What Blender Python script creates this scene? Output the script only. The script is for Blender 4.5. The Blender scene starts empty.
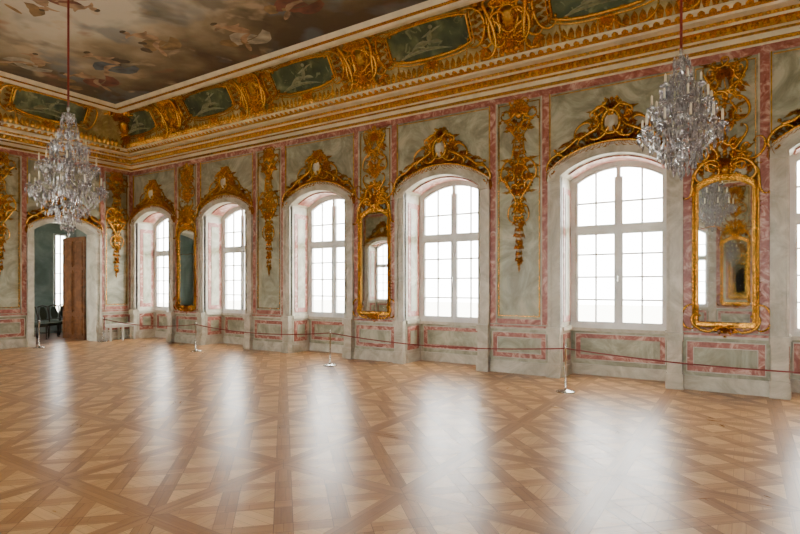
import bpy, bmesh, math, random
from math import sin, cos, pi, sqrt, atan2
from mathutils import Vector, Matrix

D = 10.0; YS = -2.8; XW = -16.85; XE = 9.53; SP = 3.42
WC = [-15.64 + SP*k for k in range(8)]
PC = [-13.93 + SP*k for k in range(7)]
A, ZS, RI = .88, 3.74, .3          # window niche
REV = .65

# ------------------------------------------------------------------ materials
def newmat(name):
    m = bpy.data.materials.new(name); m.use_nodes = True
    nt = m.node_tree
    return m, nt, nt.nodes['Principled BSDF']
def lin(c):
    return tuple(((x/255)/12.92 if x/255 <= .04045 else ((x/255+.055)/1.055)**2.4) for x in c) + (1,)
def ramp(nt, stops):
    r = nt.nodes.new('ShaderNodeValToRGB')
    e = r.color_ramp.elements
    e[0].position, e[0].color = stops[0]
    e[1].position, e[1].color = stops[-1]
    for p, c in stops[1:-1]:
        n = e.new(p); n.color = c
    return r
def marble(name, c1, c2, c3, scale=1.6, rough=.35, dist=1.5):
    m, nt, b = newmat(name)
    g = nt.nodes.new('ShaderNodeNewGeometry')
    n = nt.nodes.new('ShaderNodeTexNoise'); n.inputs['Scale'].default_value = scale
    n.inputs['Detail'].default_value = 8; n.inputs['Roughness'].default_value = .65
    n.inputs['Distortion'].default_value = dist
    nt.links.new(g.outputs['Position'], n.inputs['Vector'])
    r = ramp(nt, [(.34, lin(c1)), (.5, lin(c2)), (.64, lin(c3))])
    nt.links.new(n.outputs['Fac'], r.inputs['Fac'])
    nt.links.new(r.outputs['Color'], b.inputs['Base Color'])
    b.inputs['Roughness'].default_value = rough
    return m
def plain(name, c, rough=.5, metal=0, bump=0, bscale=3, lo=.93):
    m, nt, b = newmat(name)
    b.inputs['Roughness'].default_value = rough
    b.inputs['Metallic'].default_value = metal
    g = nt.nodes.new('ShaderNodeNewGeometry')
    n = nt.nodes.new('ShaderNodeTexNoise'); n.inputs['Scale'].default_value = bscale
    nt.links.new(g.outputs['Position'], n.inputs['Vector'])
    r = ramp(nt, [(.3, lin(tuple(v*lo for v in c))), (.7, lin(tuple(min(255, v*1.04) for v in c)))])
    nt.links.new(n.outputs['Fac'], r.inputs[0]); nt.links.new(r.outputs[0], b.inputs['Base Color'])
    if bump:
        bp = nt.nodes.new('ShaderNodeBump'); bp.inputs['Strength'].default_value = bump; bp.inputs['Distance'].default_value = .02
        nt.links.new(n.outputs['Fac'], bp.inputs['Height']); nt.links.new(bp.outputs['Normal'], b.inputs['Normal'])
    return m

M_GREEN = marble('scagliola_grey_green', (122,123,99), (154,153,129), (186,183,158), 1.5, .35, 2.0)
M_PINK = marble('scagliola_pink', (126,62,50), (160,96,82), (210,170,152), 3.6, .35, 2.2)
M_STONE = marble('scagliola_pale', (160,152,132), (188,180,160), (210,203,186), 1.8)
M_CREAM = plain('cream_plaster', (224,213,184), .5)
M_GOLD = plain('gilding', (238,176,66), .26, .88, .45, 40, .62)
M_GOLD2 = plain('gilding_matte', (204,152,64), .42, .75, .3, 14, .75)
M_WHITE = plain('white_paint', (216,216,212), .4)
M_COVE = marble('cove_stucco', (130,112,62), (164,146,92), (196,180,132), 2.2, .5)
M_WOODD = marble('door_oak', (74,42,20), (104,62,32), (126,82,46), 4, .4)
M_TEAL = marble('teal_wall', (104,118,114), (122,136,131), (140,152,146), 1.0, .6)
M_STEEL = plain('stanchion_steel', (190,188,182), .22, 1)
M_ROPE = plain('cord_red', (124,34,28), .7, 0, .3, 120)
M_DARK = plain('chair_dark', (52,44,36), .5)
M_SEAT = plain('chair_fabric', (72,78,68), .9)
M_CANDLE = plain('candle_wax', (240,232,205), .5)
M_BENCH = plain('bench_paint', (196,190,174), .5)

m, nt, b = newmat('mirror_glass'); M_MIRROR = m
b.inputs['Metallic'].default_value = 1; b.inputs['Roughness'].default_value = .02
n = nt.nodes.new('ShaderNodeTexNoise'); n.inputs['Scale'].default_value = 5
r = ramp(nt, [(.3,(.66,.7,.66,1)),(.6,(.85,.88,.87,1))]); nt.links.new(n.outputs['Fac'], r.inputs['Fac']); nt.links.new(r.outputs['Color'], b.inputs['Base Color'])

m, nt, b = newmat('crystal'); M_CRYS = m
b.inputs['Roughness'].default_value = .04
b.inputs['Transmission Weight'].default_value = .7; b.inputs['IOR'].default_value = 1.6
n = nt.nodes.new('ShaderNodeTexNoise'); n.inputs['Scale'].default_value = 60
r = ramp(nt, [(.4,(.36,.33,.36,1)),(.6,(1,1,1,1))]); nt.links.new(n.outputs['Fac'], r.inputs['Fac']); nt.links.new(r.outputs['Color'], b.inputs['Base Color'])

m = bpy.data.materials.new('window_glass'); m.use_nodes = True; M_GLASS = m
nt = m.node_tree; nt.nodes.clear()
o = nt.nodes.new('ShaderNodeOutputMaterial'); mx = nt.nodes.new('ShaderNodeMixShader')
t = nt.nodes.new('ShaderNodeBsdfTransparent'); gl = nt.nodes.new('ShaderNodeBsdfGlossy'); gl.inputs['Roughness'].default_value = .02
t.inputs['Color'].default_value = (.95,.97,.96,1); mx.inputs[0].default_value = .06
nt.links.new(t.outputs[0], mx.inputs[1]); nt.links.new(gl.outputs[0], mx.inputs[2]); nt.links.new(mx.outputs[0], o.inputs[0])

# parquet
m, nt, b = newmat('parquet_oak'); M_FLOOR = m
uv = nt.nodes.new('ShaderNodeUVMap'); uv.uv_map = 'UVMap'
at = nt.nodes.new('ShaderNodeAttribute'); at.attribute_name = 'tone'
br = nt.nodes.new('ShaderNodeTexBrick'); br.inputs['Scale'].default_value = 1
br.inputs['Brick Width'].default_value = .85; br.inputs['Row Height'].default_value = .085
br.inputs['Mortar Size'].default_value = .0015; br.inputs['Mortar Smooth'].default_value = .2
br.inputs['Color1'].default_value = (0,0,0,1); br.inputs['Color2'].default_value = (1,1,1,1); br.inputs['Mortar'].default_value = (.1,.1,.1,1)
nt.links.new(uv.outputs[0], br.inputs['Vector'])
mp = nt.nodes.new('ShaderNodeMapping'); mp.inputs['Scale'].default_value = (2.0, 26, 1); nt.links.new(uv.outputs[0], mp.inputs[0])
n = nt.nodes.new('ShaderNodeTexNoise'); n.inputs['Scale'].default_value = 1.4; n.inputs['Detail'].default_value = 5; n.inputs['Distortion'].default_value = .6
nt.links.new(mp.outputs[0], n.inputs['Vector'])
def math_node(nt, op, a, bb, clamp=False):
    x = nt.nodes.new('ShaderNodeMath'); x.operation = op; x.use_clamp = clamp
    for i, v in enumerate((a, bb)):
        if isinstance(v, (int, float)): x.inputs[i].default_value = v
        else: nt.links.new(v, x.inputs[i])
    return x.outputs[0]
s1 = math_node(nt, 'MULTIPLY', br.outputs['Color'], .16)
s2 = math_node(nt, 'MULTIPLY', n.outputs['Fac'], .3)
s3 = math_node(nt, 'ADD', math_node(nt, 'ADD', s1, s2), math_node(nt, 'MULTIPLY', at.outputs['Fac'], .7))
r = ramp(nt, [(.2, lin((104,66,33))), (.45, lin((146,101,57))), (.7, lin((182,136,86))), (1.0, lin((212,170,116)))])
nt.links.new(s3, r.inputs['Fac'])
dk = nt.nodes.new('ShaderNodeMix'); dk.data_type = 'RGBA'; dk.blend_type = 'MULTIPLY'
dk.inputs[7].default_value = (.45,.4,.35,1)
nt.links.new(br.outputs['Fac'], dk.inputs[0]); nt.links.new(r.outputs['Color'], dk.inputs[6])
nt.links.new(dk.outputs[2], b.inputs['Base Color'])
g = nt.nodes.new('ShaderNodeNewGeometry')
n2 = nt.nodes.new('ShaderNodeTexNoise'); n2.inputs['Scale'].default_value = 1.1; n2.inputs['Detail'].default_value = 4
nt.links.new(g.outputs['Position'], n2.inputs['Vector'])
rr = math_node(nt, 'ADD', math_node(nt, 'MULTIPLY', n2.outputs['Fac'], .12), math_node(nt, 'MULTIPLY', n.outputs['Fac'], .12))
nt.links.new(math_node(nt, 'ADD', rr, .19), b.inputs['Roughness'])
b.inputs['Specular IOR Level'].default_value = .38
bp = nt.nodes.new('ShaderNodeBump'); bp.inputs['Strength'].default_value = .12; bp.inputs['Distance'].default_value = .01
n3 = nt.nodes.new('ShaderNodeTexNoise'); n3.inputs['Scale'].default_value = 9; nt.links.new(g.outputs['Position'], n3.inputs['Vector'])
nt.links.new(n3.outputs['Fac'], bp.inputs['Height']); nt.links.new(bp.outputs['Normal'], b.inputs['Normal'])

# painted ceiling: dark landscape border, cream sky centre, soft figure patches
m, nt, b = newmat('ceiling_fresco'); M_CEIL = m
g = nt.nodes.new('ShaderNodeNewGeometry'); sp = nt.nodes.new('ShaderNodeSeparateXYZ'); nt.links.new(g.outputs['Position'], sp.inputs[0])
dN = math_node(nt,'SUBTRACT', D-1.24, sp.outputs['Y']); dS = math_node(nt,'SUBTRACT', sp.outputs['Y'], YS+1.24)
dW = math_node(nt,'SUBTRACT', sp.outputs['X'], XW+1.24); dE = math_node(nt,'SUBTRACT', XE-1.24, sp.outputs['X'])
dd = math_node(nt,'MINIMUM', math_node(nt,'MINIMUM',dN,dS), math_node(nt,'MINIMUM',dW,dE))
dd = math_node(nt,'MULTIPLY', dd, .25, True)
def noise(nt, vec, scale, detail=5, dist=.3, off=None):
    x = nt.nodes.new('ShaderNodeTexNoise'); x.inputs['Scale'].default_value=scale; x.inputs['Detail'].default_value=detail; x.inputs['Distortion'].default_value=dist
    if off:
        q = nt.nodes.new('ShaderNodeMapping'); q.inputs['Location'].default_value=off; nt.links.new(vec,q.inputs[0]); vec=q.outputs[0]
    nt.links.new(vec, x.inputs['Vector']); return x.outputs['Fac']
N1 = noise(nt, g.outputs['Position'], .5, 4, .2)
N2 = noise(nt, g.outputs['Position'], 1.6, 5, .2, (5,2,0))
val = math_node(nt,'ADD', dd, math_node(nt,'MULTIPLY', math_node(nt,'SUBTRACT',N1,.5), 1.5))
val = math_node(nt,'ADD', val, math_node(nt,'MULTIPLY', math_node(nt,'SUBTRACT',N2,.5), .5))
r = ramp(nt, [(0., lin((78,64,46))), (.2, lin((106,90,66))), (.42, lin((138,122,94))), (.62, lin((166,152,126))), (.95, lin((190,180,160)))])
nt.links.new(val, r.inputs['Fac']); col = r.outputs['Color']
for i,(c_, sc, th_) in enumerate((((132,84,62),.9,.6),((104,112,114),.7,.54),((182,158,126),1.5,.62),((76,66,47),.8,.57))):
    nn = noise(nt, g.outputs['Position'], sc, 3, .3, (11+i*7, 3*i, 0))
    rm = ramp(nt, [(th_,(0,0,0,1)),(th_+.1,(.65,.65,.65,1))]); nt.links.new(nn, rm.inputs[0])
    mx = nt.nodes.new('ShaderNodeMix'); mx.data_type='RGBA'; mx.inputs[7].default_value = lin(c_)
    nt.links.new(rm.outputs[0], mx.inputs[0]); nt.links.new(col, mx.inputs[6]); col = mx.outputs[2]
nt.links.new(col, b.inputs['Base Color']); b.inputs['Roughness'].default_value=.8

def paint(name,c): return plain(name,c,.8,0,0,4,.66)
F_SKIN=paint('fresco_skin',(172,138,104)); F_RED=paint('fresco_red',(126,74,56)); F_BLUE=paint('fresco_blue',(92,98,100)); F_OCH=paint('fresco_ochre',(146,116,74)); F_DK=paint('fresco_umber',(84,70,50)); F_WH=paint('fresco_white',(174,164,140))

def painting(name, stops, scale, dist, dark=None):
    m, nt, b = newmat(name)
    g = nt.nodes.new('ShaderNodeNewGeometry')
    f = noise(nt, g.outputs['Position'], scale, 7, dist)
    r = ramp(nt, stops); nt.links.new(f, r.inputs['Fac'])
    f2 = noise(nt, g.outputs['Position'], scale*2.3, 3, 1, (7,3,1))
    r2 = ramp(nt, [(.6,(0,0,0,1)),(.66,(1,1,1,1))]); nt.links.new(f2, r2.inputs['Fac'])
    mx = nt.nodes.new('ShaderNodeMix'); mx.data_type = 'RGBA'; mx.inputs[7].default_value = lin(dark)
    nt.links.new(r2.outputs['Color'], mx.inputs[0]); nt.links.new(r.outputs['Color'], mx.inputs[6])
    nt.links.new(mx.outputs[2], b.inputs['Base Color']); b.inputs['Roughness'].default_value = .7
    return m
M_PANEL = painting('green_grisaille', [(.3,lin((44,54,34))),(.5,lin((70,82,54))),(.62,lin((100,108,74))),(.75,lin((146,146,108)))], 2.6, .6, (122,126,90))
M_FIG = plain('grisaille_figure', (140,142,106), .7, 0, .3, 14, .8)

# ------------------------------------------------------------------ mesh builder
class MB:
    def __init__(s, fn=None):
        s.v=[]; s.f=[]; s.m=[]; s.sm=[]; s.mats=[]; s.fn=fn or (lambda a,z,w:(a,-w,z))
    def mi(s, m):
        if m not in s.mats: s.mats.append(m)
        return s.mats.index(m)
    def add(s, vs, fs, m, smooth=False, raw=False):
        o=len(s.v); k=s.mi(m)
        s.v += [tuple(p) if raw else tuple(s.fn(*p)) for p in vs]
        for f in fs: s.f.append(tuple(o+i for i in f)); s.m.append(k); s.sm.append(smooth)
    def box(s, a0,a1,z0,z1,w0,w1,m, raw=False):
        vs=[(a,z,w) for a in (a0,a1) for z in (z0,z1) for w in (w0,w1)]
        s.add(vs, [(0,1,3,2),(4,6,7,5),(0,4,5,1),(2,3,7,6),(0,2,6,4),(1,5,7,3)], m, raw=raw)
    def frame(s, a0,a1,z0,z1,t,w0,w1,m):
        s.box(a0,a1,z0,z0+t,w0,w1,m); s.box(a0,a1,z1-t,z1,w0,w1,m)
        s.box(a0,a0+t,z0+t,z1-t,w0,w1,m); s.box(a1-t,a1,z0+t,z1-t,w0,w1,m)
    def tube(s, pts, rad, m, n=6, raw=False):
        P=[Vector(p) for p in pts]; N=len(P)
        if N<2: return
        vs=[]; up=None
        for i,p in enumerate(P):
            t=(P[min(i+1,N-1)]-P[max(i-1,0)])
            if t.length<1e-7: t=Vector((0,0,1))
            t.normalize()
            if up is None:
                up = Vector((0,0,1)) if abs(t.z)<.9 else Vector((1,0,0))
            x=t.cross(up)
            if x.length<1e-4: x=t.cross(Vector((.3,.7,.2)))
            x.normalize(); y=x.cross(t); up=y
            r = rad(i/(N-1)) if callable(rad) else rad
            for k in range(n):
                a=2*pi*k/n; vs.append(p+x*(cos(a)*r)+y*(sin(a)*r))
        fs=[(i*n+k,i*n+(k+1)%n,(i+1)*n+(k+1)%n,(i+1)*n+k) for i in range(N-1) for k in range(n)]
        fs+= [tuple(range(n-1,-1,-1)), tuple((N-1)*n+k for k in range(n))]
        s.add([tuple(v) for v in vs], fs, m, True, raw)
    def strip(s, outer, inner, w0, w1, m, cap=True):
        N=len(outer); vs=[]
        for o,i in zip(outer,inner):
            vs += [(o[0],o[1],w0),(o[0],o[1],w1),(i[0],i[1],w1),(i[0],i[1],w0)]
        fs=[(4*j+k,4*j+(k+1)%4,4*j+4+(k+1)%4,4*j+4+k) for j in range(N-1) for k in range(4)]
        if cap: fs+=[(0,1,2,3),(4*N-4,4*N-3,4*N-2,4*N-1)]
        s.add(vs,fs,m)
    def lathe(s, c, prof, m, n=12, fn=None):
        vs=[(c[0]+r*cos(2*pi*k/n), c[1]+r*sin(2*pi*k/n), c[2]+z) for r,z in prof for k in range(n)]
        N=len(prof)
        fs=[(i*n+k,i*n+(k+1)%n,(i+1)*n+(k+1)%n,(i+1)*n+k) for i in range(N-1) for k in range(n)]
        fs+=[tuple(range(n)), tuple((N-1)*n+k for k in range(n))]
        s.add(vs,fs,m,True,True)
    def octa(s, c, r, h, m):
        x,y,z=c
        vs=[(x+r,y,z),(x,y+r,z),(x-r,y,z),(x,y-r,z),(x,y,z+h*.4),(x,y,z-h*.6)]
        s.add(vs,[(0,1,4),(1,2,4),(2,3,4),(3,0,4),(1,0,5),(2,1,5),(3,2,5),(0,3,5)],m,False,True)
    # ---- ornament bits (surface coords a,z + relief w)
    def leaf(s, p0, p1, wd, m, bend=0., lift=.04, base=.01, n=6, ser=.45):
        p0=Vector(p0); p1=Vector(p1); d=p1-p0; L=d.length
        if L<1e-5: return
        nrm=Vector((-d.y,d.x))/L
        vs=[]
        for i in range(n+1):
            t=i/n
            c=p0+d*t+nrm*(bend*L*sin(pi*t)*1.0)
            wv=wd*(sin(pi*min(1,t*.8+.14))**.7)*(1-ser*(i%2))*(1 if i<n else .3)
            h=base+lift*sin(pi*(t*.8+.15))
            vs+=[(c.x-nrm.x*wv, c.y-nrm.y*wv, base*.3),(c.x,c.y,h),(c.x+nrm.x*wv,c.y+nrm.y*wv,base*.3)]
        fs=[(3*i+k,3*i+k+1,3*i+4+k,3*i+3+k) for i in range(n) for k in (0,1)]
        s.add(vs,fs,m,False)
    def scroll(s, p0, p1, r, m, kind='C', flip=1, curl=7., w=.03, n=26):
        pts=[]; x=y=0; h=0
        for i in range(n+1):
            pts.append(Vector((x,y))); t=i/n; u=2*t-1
            k = curl*abs(u)**2.2*(1 if kind=='C' else (1 if u>0 else -1)) + (1.2 if kind=='C' else 0)
            h += k*flip*2.2/n; x+=cos(h)*(1/n); y+=sin(h)*(1/n)
        a0=pts[int(n*.18)]; a1=pts[int(n*.82)]
        d=a1-a0; D0=Vector(p1)-Vector(p0); sc=D0.length/max(d.length,1e-4); an=atan2(D0.y,D0.x)-atan2(d.y,d.x)
        ca,sa=cos(an)*sc, sin(an)*sc; o=Vector(p0)
        out=[]
        for q in pts:
            q=q-a0; out.append((o.x+q.x*ca-q.y*sa, o.y+q.x*sa+q.y*ca, w))
        s.tube(out, lambda t: r*(.4+.6*sin(pi*t)), m, 5)
        for e in (out[0],out[-1]):
            s.dome(e[0],e[1],r*1.2,r*1.2,w+r,m,5)
    def dome(s, cx, cz, rx, rz, h, m, n=8, base=0):
        vs=[]; R=3
        for j in range(R):
            f=cos(j/R*pi/2); hh=base+h*sin(j/R*pi/2)
            vs+=[(cx+rx*f*cos(2*pi*k/n), cz+rz*f*sin(2*pi*k/n), hh) for k in range(n)]
        vs.append((cx,cz,base+h))
        fs=[(j*n+k,j*n+(k+1)%n,(j+1)*n+(k+1)%n,(j+1)*n+k) for j in range(R-1) for k in range(n)]
        fs+=[((R-1)*n+k,(R-1)*n+(k+1)%n,R*n) for k in range(n)]
        s.add(vs,fs,m,True)
    def flower(s, cx, cz, r, m, w=.03):
        for k in range(6):
            a=k*pi/3; s.leaf((cx+cos(a)*r*.15,cz+sin(a)*r*.15),(cx+cos(a)*r,cz+sin(a)*r),r*.32,m,0,w,.015,4,0)
        s.dome(cx,cz,r*.3,r*.3,w+.02,m,6)
    def fan(s, cx, cz, r, a0, a1, k, wd, m, lift=.05):
        st=abs(a1-a0)/(k-1)
        for i in range(k):
            a=a0+(a1-a0)*i/(k-1); rr=r*(.78+.22*sin(pi*i/(k-1)))
            s.leaf((cx+cos(a)*r*.12,cz+sin(a)*r*.12),(cx+cos(a)*rr,cz+sin(a)*rr),max(wd,rr*st*.42),m,.03*(1 if a<pi/2 else -1),lift,.02,5,.0)
            s.dome(cx+cos(a)*rr*.97, cz+sin(a)*rr*.97, rr*st*.5, rr*st*.5, lift*.9, m, 6)
    def rocaille(s, cx, cz, rx, rz, seed, m, nl=20, ns=6, lift=.05):
        R=random.Random(seed)
        for i in range(int(nl*1.3)):
            a=R.uniform(-pi/2,pi/2); q=R.uniform(.1,.75); L=R.uniform(.22,.38)
            for sg in (1,-1):
                q2=min(1.05,q+L); a2=a+.22*(1 if i%2 else -1)
                p0=(cx+sg*rx*q*cos(a), cz+rz*q*sin(a))
                p1=(cx+sg*rx*q2*cos(a2), cz+rz*q2*sin(a2))
                s.leaf(p0,p1,.12*min(rx,rz),m,sg*(.3 if i%2 else -.3),lift*R.uniform(.6,1.2),.02,6,.3)
        for i in range(ns+3):
            a=-pi/2+pi*(i+.5)/(ns+3); q=R.uniform(.5,.85); da=R.uniform(.3,.5)
            for sg in (1,-1):
                p0=(cx+sg*rx*q*cos(a-da), cz+rz*q*sin(a-da)); p1=(cx+sg*rx*q*cos(a+da), cz+rz*q*sin(a+da))
                s.scroll(p0,p1,.055*min(rx,rz)+.004,m,R.choice('CCS'),-sg,w=.04+R.uniform(0,.02))
    def mesh(s, name):
        me=bpy.data.meshes.new(name); me.from_pydata(s.v,[],s.f)
        for mt in s.mats: me.materials.append(mt)
        me.polygons.foreach_set('material_index',s.m); me.polygons.foreach_set('use_smooth',s.sm)
        bm=bmesh.new(); bm.from_mesh(me); bmesh.ops.recalc_face_normals(bm,faces=bm.faces); bm.to_mesh(me); bm.free()
        me.update(); return me
def obj(name, me, loc=(0,0,0), rz=0, parent=None):
    if isinstance(me, MB): me=me.mesh(name)
    o=bpy.data.objects.new(name, me); bpy.context.scene.collection.objects.link(o)
    o.location=loc; o.rotation_euler=(0,0,rz)
    if parent: o.parent=parent
    return o
def arch(a, zs, r, zb=None, n=20, c=0):
    R=(a*a+r*r)/(2*r); th=math.asin(min(1,a/R)); P=[]
    if zb is not None: P.append((c-a,zb))
    for i in range(n+1):
        t=-th+2*th*i/n; P.append((c+R*sin(t), zs+R*cos(t)-(R-r)))
    if zb is not None: P.append((c+a,zb))
    return P
def arcz(a,zs,r,x):
    R=(a*a+r*r)/(2*r); return zs+sqrt(max(0,R*R-x*x))-(R-r)

# ------------------------------------------------------------------ walls
HW=6.1
def build_wall(name, s0, s1, ops, loc, rz, decor=True):
    mb=MB(); ops=sorted(ops); x=s0
    for c,a,zs,r,dep,kind in ops:
        mb.add([(x,0,0),(c-a,0,0),(c-a,HW,0),(x,HW,0)],[(0,1,2,3)],M_GREEN)
        P=arch(a,zs,r,None,20,c)
        vs=[]; 
        for p in P: vs += [(p[0],p[1],0),(p[0],HW,0)]
        mb.add(vs,[(2*i,2*i+2,2*i+3,2*i+1) for i in range(len(P)-1)],M_GREEN)
        Q=arch(a,zs,r,0,20,c); vs=[]
        for p in Q: vs += [(p[0],p[1],0),(p[0],p[1],-dep)]
        mb.add(vs,[(2*i,2*i+2,2*i+3,2*i+1) for i in range(len(Q)-1)],M_STONE)
        if kind=='w':
            mb.box(c-a,c+a,-.02,.86,-dep-.1,-dep+.02,M_GREEN)
        x=c+a
    mb.add([(x,0,0),(s1,0,0),(s1,HW,0),(x,HW,0)],[(0,1,2,3)],M_GREEN)
    obj(name,mb,loc,rz)
wops=[(c,A,ZS,RI,REV,'w') for c in WC]
build_wall('wall_north',XW,XE,wops,(0,D,0),0)
build_wall('wall_south',-XE,-XW,[(-c,)+w[1:] for c,w in zip(WC,wops)],(0,YS,0),pi)
DC=[7.95,-.75]; DA,DZ,DR=.85,3.3,.28
build_wall('wall_west',YS,D,[(c,DA,DZ,DR,.45,'d') for c in DC],(XW,0,0),pi/2)
build_wall('wall_east',-D,-YS,[],(XE,0,0),-pi/2)

def dado(mb,a0,a1,w=0.):
    mb.box(a0,a1,0,.2,w,w+.05,M_STONE); mb.box(a0,a1,.2,.235,w,w+.035,M_STONE)
    mb.box(a0,a1,.86,.9,w,w+.04,M_STONE); mb.box(a0,a1,.9,.94,w,w+.065,M_PINK)
    if a1-a0>.3:
        mb.frame(a0+.06,a1-.06,.31,.79,.085,w,w+.02,M_PINK)
        mb.frame(a0+.045,a1-.045,.295,.805,.015,w,w+.028,M_STONE)
        mb.frame(a0+.145,a1-.145,.395,.705,.013,w,w+.028,M_STONE)
def pier(mb,a0,a1):
    dado(mb,a0,a1)
    t=.125
    for x0,x1 in ((a0+.0,a0+t),(a1-t,a1)):
        mb.box(x0,x1,.96,5.42,0,.03,M_PINK)
    mb.box(a0+t,a0+t+.022,.96,5.3,0,.045,M_STONE); mb.box(a1-t-.022,a1-t,.96,5.3,0,.045,M_STONE)
    mb.box(a0+t,a1-t,.96,1.06,0,.03,M_PINK)
    mb.box(a0+t,a1-t,5.3,5.42,0,.03,M_PINK)
    mb.frame(a0+t+.05,a1-t-.05,1.11,5.25,.014,0,.03,M_GOLD)
def over(mb,c,a,ztop_fn):
    mb.box(c-a,c+a,5.3,5.42,0,.03,M_PINK)
    for sg in (-1,1):
        x=c+sg*(a-.03)
        mb.box(min(x,x+sg*.02),max(x,x+sg*.02),4.0,5.3,0,.03,M_GOLD2)
    mb.box(c-a+.05,c+a-.05,5.25,5.265,0,.03,M_GOLD2)
SO=1.12
def north_trim(name, cs, s0, s1, loc, rz):
    mb=MB(); e=[s0]
    for c in cs: e += [c-SO, c+SO]
    e.append(s1)
    for i in range(0,len(e),2):
        a0,a1=e[i],e[i+1]
        if a1-a0>.5: pier(mb,a0,a1)
        elif a1-a0>.02: mb.box(a0,a1,0,5.42,0,.03,M_PINK)
    for c in cs: over(mb,c,SO,None)
    mb.box(s0,s1,5.42,5.62,0,.04,M_CREAM); mb.box(s0,s1,5.45,5.51,0,.06,M_GOLD)
    obj(name,mb,loc,rz)
north_trim('trim_north',WC,XW,XE,(0,D,0),0)
north_trim('trim_south',[-c for c in WC][::-1],-XE,-XW,(0,YS,0),pi)
mb=MB()
for a0,a1 in ((YS,-1.77),(.27,1.5),(1.5,3.6),(3.6,5.7),(5.7,6.93),(8.97,D)): pier(mb,a0,a1)
for c in DC: over(mb,c,1.02,None)
mb.box(YS,D,5.42,5.62,0,.04,M_CREAM); mb.box(YS,D,5.45,5.51,0,.06,M_GOLD)
obj('trim_west',mb,(XW,0,0),pi/2)
mb=MB()
for k in range(4): pier(mb,-D+k*3.2,-D+(k+1)*3.2)
mb.box(-D,-YS,5.42,5.62,0,.04,M_CREAM)
obj('trim_east',mb,(XE,0,0),-pi/2)

# window surround
mb=MB()
mb.strip(arch(SO-.04,ZS+.08,RI+.08,.86),arch(A,ZS,RI,.86),0,.07,M_STONE)
mb.strip(arch(SO,ZS+.11,RI+.1,.86),arch(SO-.06,ZS+.07,RI+.07,.86),0,.1,M_STONE)
mb.strip(arch(A+.035,ZS+.01,RI+.02,.95),arch(A-.0,ZS,RI,.95),0,.095,M_STONE)
for sg in (-1,1):
    a0,a1=sorted((sg*(A-.01),sg*(SO+.01)))
    mb.box(a0,a1,0,.26,0,.16,M_STONE); mb.box(a0+.02,a1-.02,.26,.8,0,.13,M_STONE); mb.box(a0,a1,.8,.93,0,.16,M_STONE)
    mb.box(a0+.01,a1-.01,3.64,3.7,0,.12,M_STONE)
    def jb(z0,z1,w0,w1,mt,t=0):
        q0,q1=sorted((sg*A,sg*(A-.012-t))); mb.box(q0,q1,z0,z1,w0,w1,mt)
    jb(1.02,3.55,-.54,-.08,M_PINK); jb(1.14,3.43,-.44,-.18,M_GREEN,.008)
    jb(.28,.8,-.54,-.06,M_PINK); jb(.38,.7,-.44,-.16,M_GREEN,.008); jb(0,.2,-.6,0,M_STONE,.02); jb(.86,.94,-.6,0,M_STONE,.03)
P=arch(A-.005,ZS-.005,RI,None,20); Q=arch(A-.03,ZS-.02,RI-.01,None,20)
mb.strip(P[1:-1],Q[1:-1],-.5,-.12,M_PINK)
W=-REV+.02
mb.frame(-A+.1,A-.1,.3,.78,.08,W,W+.02,M_PINK); mb.frame(-A+.085,A-.085,.285,.795,.015,W,W+.028,M_STONE)
mb.box(-A,A,0,.2,W,W+.04,M_STONE); mb.box(-A,A,.84,.9,W-.02,W+.1,M_STONE)
me_sur=mb.mesh('window_surround')
# window
mb=MB(); w0,w1=-REV,-REV+.08
zb=.88
mb.strip(arch(A,ZS,RI,zb),arch(A-.09,ZS-.04,RI-.04,zb),w0-.03,w1,M_WHITE)
mb.strip(arch(A-.09,ZS-.04,RI-.04,zb),arch(A-.12,ZS-.05,RI-.05,zb),w0-.03,w1-.03,M_WHITE)
mb.box(-A,A,zb,zb+.1,w0,w1+.01,M_WHITE)
mb.box(-.035,.035,zb,ZS+RI-.06,w0,w1,M_WHITE); mb.box(-.015,.015,zb,2.72,w0,w1+.02,M_WHITE)
mb.box(-A+.05,A-.05,2.72,2.82,w0,w1+.01,M_WHITE); mb.box(-A+.05,A-.05,2.75,2.79,w0,w1+.03,M_WHITE)
for sg in (-1,1):
    a0,a1=sorted((sg*.03,sg*(A-.1)))
    mb.frame(a0,a1,zb+.1,2.72,.045,w0+.01,w1-.01,M_WHITE)
    mb.box(a0,a1,2.82,2.86,w0+.01,w1-.01,M_WHITE)
    for q in (a0,a1-.04): mb.box(q,q+.04,2.82,ZS,w0+.01,w1-.01,M_WHITE)
    mid=(a0+a1)/2
    mb.box(mid-.015,mid+.015,zb+.1,arcz(A-.1,ZS-.04,RI-.05,mid)+.01,w0+.02,w1-.02,M_WHITE)
    for z in (1.44,1.87,2.3,3.28): mb.box(a0,a1,z-.015,z+.015,w0+.02,w1-.02,M_WHITE)
    mb.strip(arch(A-.1,ZS-.04,RI-.05,None),arch(A-.14,ZS-.06,RI-.07,None),w0+.01,w1-.01,M_WHITE)
P=arch(A-.02,ZS-.02,RI-.01,zb)
mb.add([(p[0],p[1],w0+.03) for p in P],[tuple(range(len(P)))],M_GLASS)
mb.box(-.01,.01,1.78,1.9,w1+.02,w1+.05,M_STEEL)
me_win=mb.mesh('window')
nw=0
for c in WC:
    for loc,rz in (((c,D,0),0),((c,YS,0),pi)):
        nw+=1
        obj('window_%d'%nw,me_win,loc,rz); obj('window_surround',me_sur,loc,rz)

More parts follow.
